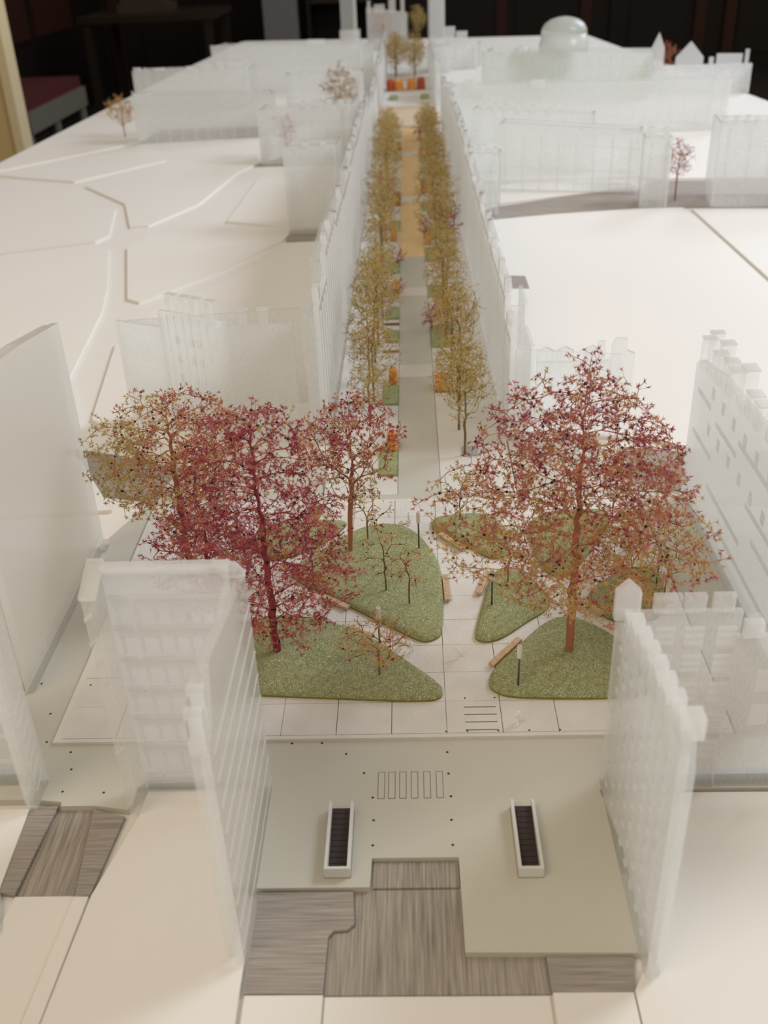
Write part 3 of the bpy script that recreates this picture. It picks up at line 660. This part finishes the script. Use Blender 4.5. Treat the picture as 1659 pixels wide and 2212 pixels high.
for i, x in enumerate((-50, 36)): rough_block('lawn_bed', x, x + 24, 2900, 2960, 8, M['lawn'], f'small dark green bed beyond the cross street, {"left" if i == 0 else "right"} one', 'lawn', 'lawn beds along the street', 60 + i, .5)

# ---------------------------------------------------------------- foreground acrylic buildings
a = thing('acrylic_building', 'frosted acrylic corner building with gabled side facade, left of the front plaza', 'model building', (-100, 340, 0))
part('side_facade', MB().panel((-86, 283), (-86, 391), -4, [(0, 0), (108, 0), (108, 139), (19.5, 158), (13, 141), (11, 141), (11, 134), (0, 128)]), M['ac'], a)
part('inner_sheet', MB().panel((-91, 287), (-91, 391), -4, [(0, 0), (104, 0), (104, 139), (70, 139), (17, 150), (6, 128), (0, 118)]), M['ac'], a)
ch = part('chimney', MB().panel((-90, 284), (-90, 289.5), -7, [(0, 126), (5.5, 130), (5.5, 146), (4, 148), (1, 148), (0, 146)]), M['acs'], a)
part('chimney_opening', MB().box(-90.4, -90, 285.5, 288, 133, 142), M['cap'], ch)
ch = part('chimney', MB().panel((-90, 292), (-90, 297), -7, [(0, 132), (5, 138), (5, 151), (3.6, 153), (1, 153), (0, 151)]), M['acs'], a)
part('chimney_opening', MB().box(-90.4, -90, 293.2, 295.6, 141, 147), M['cap'], ch)
for k in range(9): part('string_course', MB().box(-82, -81.5, 285 + k * .6, 390, 8 + 14.2 * k, 9.1 + 14.2 * k), M['acs'], a)
part('rear_sheet', MB().panel((-150, 392), (-86, 392), -3, rect(60, 145)), M['acs'], a)
part('parapet', MB().box(-150, -89, 388, 394, 142, 146), M['acs'], a)
part('parapet', MB().add([(-92, 388, 139), (-82, 388, 139), (-82, 394, 139), (-92, 394, 139), (-97, 388, 146), (-89, 386, 141), (-86, 392, 146), (-97, 394, 146)], [(0, 1, 5, 4), (1, 2, 6, 5), (2, 3, 7, 6), (3, 0, 4, 7), (4, 5, 6, 7), (3, 2, 1, 0)]), M['acs'], a)
for k, z in enumerate((129, 111, 92, 73, 54, 35, 13)):
    part('floor_ledge', MB().box(-138, -91, 387.2, 389, z - 1.2, z + .8), M['figure'], a); part('floor_ledge', MB().box(-149, -140, 387.2, 389, z - 1.2, z + .8), M['figure'], a)
    part('spandrel', MB().box(-148, -91, 388.2, 389, z - 6.2, z - 1.2), M['acs'], a)
    if z < 130 and k < 6:
        for x in (-146, -136.5, -128, -120, -112.5, -105.5, -99):
            part('mullion', MB().box(x - .9, x + .9, 388, 389, z - 16, z - 6.2), M['acs'], a)
part('road_shade_strip', MB().box(-150, -91, 392.2, 396, 0, 5), M['cap'], a)  # grey strip painted for the road and shadow seen through the sheet
part('left_pier', MB().panel((-150, 373), (-150, 392), 6, [(0, 0), (19, 0), (19, 146), (0, 138)]), M['ac'], a)
part('pier_cap', MB().panel((-149, 373), (-149, 394), 8, [(0, 138), (21, 146), (21, 148), (0, 140)]), M['acs'], a)
for k in range(9): part('etched_notch', MB().panel((-156.2, 372.8), (-151, 372.8), -.6, [(0, 14 + 14 * k), (4.5, 18 + 14 * k), (4.6, 20.5 + 14 * k), (0, 16.5 + 14 * k)]), M['acs'], a)

a = thing('acrylic_building', 'frosted acrylic pier and facade at the left edge beside the grey alley road', 'model building', (-230, 388, 0))
part('alley_pier', MB().panel((-207, 377), (-207, 398), 5, rect(21, 132)), M['ac'], a)
part('inner_sheet', MB().panel((-212.5, 380), (-212.5, 396), 2, rect(16, 128)), M['ac'], a)
part('street_sheet', MB().panel((-330, 398), (-207, 398), -3.5, rect(123, 132)), M['ac'], a)
for z in (18, 36, 55, 74, 92): part('floor_ledge', MB().box(-330, -213, 393, 394.6, z, z + 1.8), M['acs'], a)
part('road_shade_strip', MB().box(-330, -213, 398.2, 402, 0, 5), M['cap'], a)  # grey strip added for the dark road and shade showing through the base
for k in range(7): part('etched_notch', MB().panel((-206.9, 379), (-206.9, 396), -.4, [(3, 8 + 9 * k), (15, 14 + 9 * k), (15, 15 + 9 * k), (3, 9 + 9 * k)]), M['acs'], a)
a = thing('acrylic_building', 'tall plain frosted acrylic slab with sloping top at the left edge', 'model building', (-243, 557, 0))
part('outer_sheet', MB().panel((-239.5, 472), (-239.5, 642), 5, [(0, 0), (170, 0), (170, 179), (100, 190), (0, 200)]), M['acs'], a)
part('inner_sheet', MB().panel((-246, 474), (-246, 641), 4, [(0, 0), (167, 0), (167, 178), (100, 189), (0, 199)]), M['ac'], a)
part('end_foot', MB().box(-241, -236.5, 634, 645, 0, 5), M['acs'], a); part('string_course', MB().box(-239.5, -239, 478, 638, 14, 15.2), M['ac'], a)

a = thing('acrylic_building', 'frosted acrylic corner building with crenels and sparkling small windows, right of the front plaza', 'model building', (105, 340, 0))
prof = [(0, 0), (118, 0), (118, 115), (106, 118), (104, 124), (92, 123), (90, 129), (78, 128), (76, 133), (64, 132), (62, 137), (50, 134), (48, 139), (36, 134), (34, 140), (22, 137), (20, 143), (2, 143), (0, 138)]
part('side_facade', MB().panel((95, 274), (95, 392), -4, prof), M['ac'], a)
part('inner_sheet', MB().panel((100, 278), (100, 391), -3.5, [(0, 0), (113, 0), (113, 115), (60, 130), (4, 134), (0, 118)]), M['ac'], a)
for zi in range(9):
    for yi in range(8):
        y = 286 + yi * 12.6; z = 14 + zi * 12.6
        if z + 7 > 112 + (392 - y) * .18: continue
        wd = part('window', MB().box(94.85, 95, y, y + 4.5, z, z + 6.5), M['acc'], a); part('window_sill', MB().box(94.4, 95.1, y, y + 3.4, z - 1.0, z + 1.2), M['act'], wd)
part('chimney', MB().box(94.6, 104, 276, 284, 138, 148), M['acs'], a)
for k in range(6): part('dormer', MB().box(94.8, 103, 297 + 14 * k, 304 + 14 * k, 126 - k * 1.6, 140 - k * 3), M['acs'], a)
part('gabled_turret', MB().panel((93.5, 392), (105.5, 392), -4, [(0, 110), (12, 110), (12, 126), (6, 132), (0, 126)]), M['acs'], a)
part('rear_sheet', MB().panel((99, 390), (154, 390), -3.5, rect(55, 115)), M['ac'], a)
for x0, x1 in ((111.5, 124.5), (125.8, 136), (139.5, 149.5)): part('crenel', MB().box(x0, x1, 386.4, 390, 115, 124.5), M['ac'], a)
for x in (113.4, 127.6, 143):
    for z, z2 in ((94, 107), (77, 90), (58, 72.5), (41, 52), (20, 34)):
        wd = part('window', MB().box(x, x + 9.2, 386.1, 386.4, z, z2), M['acs'], a)
        part('window_sill', MB().box(x, x + 9.2, 385.4, 386.5, z - .6, z + 2), M['figure'], wd)
        for q in (.38, .7): part('glazing_bar', MB().box(x, x + 9.2, 385.8, 386.4, z + (z2 - z) * q, z + (z2 - z) * q + 1.6), M['acs'], wd)
part('low_wing', MB().panel((154, 391), (330, 391), -4, rect(176, 99)), M['ac'], a)
part('chimney', MB().box(156.5, 165.5, 386.5, 391, 99, 108), M['acs'], a); part('chimney', MB().box(158, 164, 385.5, 391.5, 108, 110.5), M['acc'], a)
for x in (166, 182, 198):
    for z in (20, 44, 66): part('window', MB().box(x, x + 9, 386.2, 387, z, z + 13), M['acs'], a)
part('road_shade_strip', MB().box(99, 330, 391.2, 395, 0, 5), M['cap'], a)  # dark line of road and shade behind the sheet, built as a grey strip

a = thing('acrylic_building', 'tall frosted acrylic facade with clear chimneys along the right edge', 'model building', (214, 570, 0))
part('facade_sheet', MB().panel((211.5, 440), (211.5, 702), -5, [(0, 0), (262, 0), (262, 113), (255, 118), (200, 128), (150, 130), (0, 140)]), M['acd'], a)
part('inner_sheet', MB().panel((217.5, 445), (217.5, 701), -3.5, [(0, 0), (256, 0), (256, 112), (0, 136)]), M['ac'], a)
for y0, y1, z0, z1 in ((687, 694, 113, 136), (672, 678, 118, 146), (656, 665, 118, 136), (645, 653, 119, 148), (632, 641, 120, 140), (618, 629, 121, 139), (594, 605, 123, 150), (578, 588, 124, 139), (560, 571, 124, 140), (535, 546, 126, 141)):
    c = part('chimney', MB().box(211, 220, y0, y1, z0, z1), M['acc'], a); part('chimney_cap', MB().box(210.6, 220.4, y0 - .5, y1 + .5, z1, z1 + 1.2), M['acs'], c)
for y0, y1, z in ((640, 690, 62), (560, 640, 40), (480, 600, 24), (500, 560, 70), (655, 690, 95), (590, 640, 90), (520, 590, 100), (470, 540, 54)): part('string_course', MB().box(211.35, 211.5, y0, y1, z, z + 4), M['act'], a)
for y in (650, 625, 600, 575, 550, 525, 500):
    for z in (76, 104): part('window', MB().box(211.4, 211.5, y, y + 7, z, z + 9), M['act'], a)

# ---------------------------------------------------------------- buildings behind the square
a = thing('acrylic_building', 'frosted acrylic block with four chimneys and tiny lit windows, back left of the square', 'model building', (-200, 850, 0))
part('low_facade', MB().panel((-273, 872), (-226, 850), 5, rect(52, 100)), M['ac'], a)
part('tall_facade', MB().panel((-226, 850), (-163, 815), 5, rect(72, 116)), M['ac'], a)
part('front_facade', MB().panel((-163, 815), (-103, 815), 5, rect(60, 112)), M['ac'], a)
part('rear_sheet', MB().panel((-273, 880), (-104, 904), 4, rect(169, 96)), M['ac'], a)
d = Vector((63, -35)).normalized()
for u in (10, 26, 38, 54):
    p0 = Vector((-226, 850)) + d * u; p1 = p0 + d * 9
    c = part('chimney', MB().panel(tuple(p0), tuple(p1), 7, [(0, 112), (9, 112), (9, 131), (0, 131)]), M['acc'], a)
    part('chimney_cap', MB().panel(tuple(p0 - d * .6), tuple(p1), 7.6, [(0, 131), (10.2, 131), (10.2, 132.4), (0, 132.4)]), M['acs'], c)
for x in (-150, -132):
    c = part('chimney', MB().box(x, x + 9, 815, 820, 110, 125), M['acc'], a); part('chimney_cap', MB().box(x - .6, x + 9.6, 814.5, 820.5, 125, 126.2), M['acs'], c)
for i, u in enumerate((16, 33, 41, 58)):
    for z in (70, 88, 52, 34):
        p0 = Vector((-226, 850)) + d * u; part('window', MB().panel(tuple(p0), tuple(p0 + d * 5), -.5, [(0, z), (5, z), (5, z + 7), (0, z + 7)]), M['figure'], a)
for u in range(0, 72, 9):
    p0 = Vector((-226, 850)) + d * u; part('pilaster', MB().panel(tuple(p0), tuple(p0 + d * 2), -.8, rect(1.2, 114)), M['acs'], a)
a = thing('acrylic_building', 'clear acrylic row with small gabled parapets behind the tallest tree', 'model building', (140, 815, 0))
part('front_facade', MB().panel((107.5, 815), (178, 815), 5, rect(64, 70)), M['acc'], a)
for x in (107.5, 124, 148): part('gable', MB().panel((x, 815), (x + 16, 815), 5, [(0, 70), (15, 70), (15, 80), (7.5, 84), (0, 80)]), M['acc'], a)
part('chimney', MB().box(160, 166, 815, 820, 70, 88), M['acc'], a)
part('tower', MB().panel((172, 815), (192, 815), 6, [(0, 0), (20, 0), (20, 76), (13, 79), (13, 90), (3, 90), (0, 84)]), M['acc'], a)
part('rear_sheet', MB().panel((107.5, 876), (190, 860), 4, rect(84, 58)), M['ac'], a)


# ---------------------------------------------------------------- the two rows of street facades
def facade(side, y0, y1, h, i, xin0, xin1):
    sgn = -1 if side == 'left' else 1
    a = thing('street_facade', f'frosted acrylic street facade, {NUM[i]} from the square in the {side} row', 'model building', ((xin0 + xin1) / 2, (y0 + y1) / 2, 0), 'acrylic facades lining the street')
    dp = 12 if side == 'left' else (18 if i < 2 else 9)
    l = math.hypot(y1 - y0, xin1 - xin0); r = random.Random(i * 7 + (side == 'left'))
    part('front_sheet', MB().panel((xin0, y0), (xin1, y1), -sgn * 5, rect(l - 1.5, h)), M['acd'], a)
    part('rear_sheet', MB().panel((xin0 + sgn * dp, y0), (xin1 + sgn * dp, y1), -sgn * 3, rect(l - 1.5, h - 6)), M['ac'], a)
    part('party_wall', MB().panel((xin0 + sgn * 5, y0 + 1), (xin0 + sgn * dp, y0 + 1), 4 * -sgn, rect(dp - 5, h - 8)), M['ac'], a)
    n = max(3, int(l / 22)); dx = (xin1 - xin0) / l; dy = (y1 - y0) / l
    for k in range(n):
        u = (k + .3) * l / n; p = (xin0 + dx * u, y0 + dy * u)
        part('pilaster', MB().panel(p, (p[0] + dx, p[1] + dy), sgn * 1.2, rect(4, h - 6)), M['acs'], a)
    for k in range(max(1, int(l / 60))):
        u = r.uniform(.05, .85) * l; p = (xin0 + dx * u + sgn * 1, y0 + dy * u); cw = r.uniform(7, 13); chh = r.uniform(6, 15)
        c = part('chimney', MB().panel(p, (p[0] + dx, p[1] + dy), -sgn * 6, [(0, h - 1), (cw, h - 1), (cw, h + chh), (0, h + chh)]), M['acs'], a)
        if y0 > 1000: part('chimney_cap', MB().panel((p[0] - sgn * .4, p[1]), (p[0] + dx, p[1] + dy), -sgn * 4, [(0, h + chh), (cw, h + chh), (cw, h + chh + 1), (0, h + chh + 1)]), M['cap'], c)


LX = lambda y: -79 + (y - 815) * .0052; RX = lambda y: 84 - (y - 815) * .0052
for i, (y0, y1, h) in enumerate(((815, 905, 126), (905, 1040, 148), (1040, 1180, 140), (1180, 1330, 136), (1330, 1500, 142), (1500, 1680, 138), (1680, 1900, 140), (1900, 2150, 122), (2150, 2460, 106), (2800, 3100, 104), (3100, 3400, 108), (3400, 3700, 104))):
    facade('left', y0, y1, h, i, LX(y0), LX(y1))
for i, (y0, y1, h) in enumerate(((815, 870, 92), (870, 925, 112), (925, 1060, 112), (1060, 1180, 116), (1180, 1330, 118), (1330, 1500, 122), (1500, 1680, 130), (1680, 1900, 134), (1900, 2150, 126), (2150, 2460, 112), (2800, 3100, 108), (3100, 3400, 112))):
    facade('right', y0, y1, h, i, RX(y0), RX(y1))


# ---------------------------------------------------------------- middle and far buildings
def block(name, label, p0, p1, h0, h1=None, depth=60, tops=(), mt='ac', notch=0, seed=0, caps=True):
    """facade from p0 to p1 with a parallel rear sheet and side returns; tops = (from, to, height) blocks on the roof line"""
    h1 = h0 if h1 is None else h1; l = math.hypot(p1[0] - p0[0], p1[1] - p0[1]); d = Vector((p1[0] - p0[0], p1[1] - p0[1])) / l; n = Vector((-d.y, d.x))
    a = thing(name, label, 'model building', ((p0[0] + p1[0]) / 2, (p0[1] + p1[1]) / 2, -1))
    r = random.Random(seed); prof = [(0, -1), (l, -1), (l, h1)]
    if notch:
        m = notch
        for k in range(m):
            u1 = l * (1 - k / m); u0 = l * (1 - (k + .5) / m); z = h1 + (h0 - h1) * (1 - u1 / l)
            prof += [(u1 - .01, z + 5), (u0, z + 5), (u0 - .01, z)]
    prof.append((0, h0))
    part('front_sheet', MB().panel(p0, p1, 5, prof), M[mt], a)
    q0 = Vector(p0) + n * depth; q1 = Vector(p1) + n * depth
    part('rear_sheet', MB().panel(tuple(q0), tuple(q1), 4, [(0, -1), (l, -1), (l, h1 - 6), (0, h0 - 6)]), M[mt], a)
    part('side_sheet', MB().panel(tuple(Vector(p0) + n * 5), tuple(q0), -4, rect(depth - 5, h0 - 4)), M[mt], a); part('side_sheet', MB().panel(tuple(Vector(p1) + n * 5), tuple(q1), 4, rect(depth - 5, h1 - 4)), M[mt], a)
    for u0, u1, hh in tops:
        part('chimney', MB().panel(tuple(Vector(p0) + d * u0), tuple(Vector(p0) + d * u1), 6, [(0, min(h0, h1) - 1), (u1 - u0, min(h0, h1) - 1), (u1 - u0, hh), (0, hh)]), M['acs'], a)
    k = max(2, int(l / 28))
    for i in range(k):
        u = (i + .4) * l / k; part('pilaster', MB().panel(tuple(Vector(p0) + d * u), tuple(Vector(p0) + d * (u + 4)), -.3, rect(4, min(h0, h1) - 8)), M['ac'], a)
    for f in (.32, .7): part('string_course', MB().panel(p0, p1, -.3, [(2, h0 * f), (l - 2, h1 * f), (l - 2, h1 * f + 2), (2, h0 * f + 2)]), M['ac'], a)
    return a


block('acrylic_building', 'pale frosted wall joining the left street row, beside the white field', (-188, 1545), (-108, 1541), 129, 131, 80, ((30, 40, 134), (58, 66, 135)))
block('acrylic_building', 'frosted block behind the pale left wall, with a faint brown tree inside', (-299, 2092), (-112, 2075), 104, 112, 90, ((90, 100, 118), (115, 124, 119), (140, 150, 120), (165, 174, 120)))
block('acrylic_building', 'long frosted block standing out over the left white field', (-612, 2362), (-300, 2440), 105, 88, 110, ((2, 40, 107),), notch=0)
block('acrylic_building', 'frosted row with ragged roofline at the far left', (-735, 2877), (-420, 2860), 100, 100, 120, ((5, 25, 108), (60, 90, 106), (150, 170, 108), (190, 215, 114), (235, 250, 118), (262, 300, 118)), notch=14)
block('acrylic_building', 'tallest long frosted wall at the back left of the model', (-574, 3193), (-125, 3088), 128, 124, 120, ((300, 350, 140),))
block('acrylic_building', 'frosted wall behind the brown blurred tree by the left street end', (-300, 2640), (-108, 2640), 104, 106, 80, ((40, 55, 112), (150, 165, 112)))
block('acrylic_building', 'narrow crenellated acrylic house behind the right street row', (92, 1625), (140, 1618), 96, 95, 60, ((4, 9, 104), (20, 27, 108), (40, 47, 103)))
block('acrylic_building', 'long plain frosted wall above the grey road on the right', (154, 1800), (386, 1745), 111, 99, 70, ((206, 236, 101),))
block('acrylic_building', 'slim twin-turreted acrylic tower beside the dark red twig', (369, 1642), (412, 1636), 108, 108, 50, ((4, 14, 121), (28, 38, 120)))
block('acrylic_building', 'square acrylic block with round chimneys at the right edge', (481, 1633), (640, 1610), 128, 126, 90, ((2, 12, 134), (20, 28, 135), (36, 44, 136), (50, 58, 135), (90, 100, 134)))
block('acrylic_building', 'long frosted row spanning the right middle distance', (100, 2245), (690, 2302), 116, 104, 90, ((20, 40, 124), (160, 190, 120), (560, 585, 118)))
block('acrylic_building', 'low ridged frosted block between the right street row and the long wall', (116, 1957), (330, 1900), 112, 104, 60, ((20, 26, 118), (40, 46, 119), (60, 66, 118), (84, 92, 119), (110, 116, 116), (140, 150, 112)), notch=0)
block('acrylic_building', 'white stepped houses right of the tall tower at the far end', (118, 3560), (230, 3540), 96, 78, 90, ((4, 40, 126), (44, 80, 112)), mt='acs')
dm = block('domed_building', 'greenish frosted hall with a dome at the back right', (198, 2861), (620, 2757), 116, 112, 150, ((2, 12, 126), (40, 60, 122)), mt='acgreen')
cxd, cyd = 412, 2880
part('drum', MB().lathe((cxd, cyd, 100), [(64, 0), (64, 30), (60, 34), (60, 52)], 24), M['acgreen'], dm, True)
part('dome', MB().lathe((cxd, cyd, 152), [(60, 0), (58, 12), (50, 24), (36, 33), (18, 38), (2, 40)], 24), M['acgreen'], dm, True)
part('cupola', MB().lathe((300, 2850, 112), [(22, 0), (20, 8), (12, 15), (2, 18)], 16), M['acs'], dm, True)
g = block('acrylic_building', 'white gabled acrylic houses at the back right corner', (640, 2878), (890, 2812), 66, 70, 60, ((150, 162, 86), (168, 232, 94), (238, 248, 104)), mt='acs')
for u, wd, hh in ((2, 34, 150), (66, 70, 128)):
    d = Vector((250, -66)).normalized(); p = Vector((640, 2878)) + d * u
    part('gable', MB().panel(tuple(p), tuple(p + d * wd), 6, [(0, 60), (wd, 60), (wd, hh - 42), (wd / 2, hh - 4), (0, hh - 42)]), M['acs'], g)
t = thing('acrylic_tower', 'tall pale acrylic tower rising out of view, left of the street end', 'model tower', (-205, 3950, -1))
part('shaft', MB().box(-232, -186, 3950, 3985, -1, 330), M['ac'], t); part('edge_fin', MB().box(-186, -176, 3950, 3990, -1, 330), M['acs'], t); part('base_block', MB().box(-238, -166, 3940, 4000, -1, 96), M['acs'], t)
t = thing('acrylic_tower', 'tall bright white acrylic tower rising out of view, right of the street end', 'model tower', (92, 3460, -1))
part('shaft', MB().box(76, 122, 3470, 3510, -1, 330), M['acs'], t); part('edge_fin', MB().box(70, 76, 3468, 3512, -1, 310), M['ac'], t); part('base_block', MB().box(66, 136, 3460, 3520, -1, 78), M['acs'], t)
block('acrylic_building', 'spiky roofed pale house closing the far end of the street', (-150, 4250), (2, 4240), 150, 128, 90, ((4, 16, 172), (30, 70, 158), (86, 112, 174), (132, 146, 176)), mt='ac')

# trees inside the far blocks
TREE = lambda loc, lb, v, s_: dup(protos[v], loc, lb, 1.0, s_)
bm = [M[k] for k in ('rust', 'tan', 'rust', 'crimson', 'pink')]
plant('brown_tree', 'grey-brown blurred tree in front of the back left wall', 'tree', (-160, 2560, -1), [(30, 20), (60, 44), (90, 46), (115, 30), (140, 8)], 260, 100, lambda p, r: pick(r, (1, 1.5, 1, 0, .2)), M['stemtan'], 1.8, 211, mats=[M['stemtan'], M['tan'], M['stemol'], M['rust'], M['rust']])
plant('brown_tree', 'dark red twig tree beside the twin-turreted tower on the right', 'tree', (438, 1690, -1), [(30, 10), (50, 20), (75, 22), (95, 12)], 110, 60, lambda p, r: pick(r, (2, 1, 1, 4, 1)), M['stemred'], 1.2, 217, mats=bm)
plant('brown_tree', 'dark red tree behind the gabled houses at the back right', 'tree', (700, 2960, -1), [(40, 20), (70, 34), (100, 30), (120, 8)], 160, 80, lambda p, r: pick(r, (1, 1, 1, 2, 1)), M['stembr'], 1.6, 223, mats=bm)
plant('brown_tree', 'brown blurred tree inside the spiky roofed house at the street end', 'tree', (-90, 4300, -1), [(40, 30), (70, 52), (100, 50), (130, 20)], 200, 90, lambda p, r: pick(r, (1, 2, 1, 0, .3)), M['stembr'], 2.0, 227, mats=bm)
plant('golden_tree', 'small golden tree at the left edge beyond the long frosted block', 'tree', (-672, 2480, -1), [(24, 12), (50, 34), (75, 36), (92, 14)], 160, 60, lambda p, r: pick(r, (0, 1, 5, 1, .3)), M['stemtan'], 1.4, 229)
plant('brown_tree', 'faint brown tree inside the frosted block behind the pale left wall', 'tree', (-250, 2140, -1), [(24, 8), (50, 18), (75, 20), (92, 8)], 90, 60, lambda p, r: pick(r, (1, 1, 1, 0, 1)), M['stembr'], 1.2, 231, mats=bm)
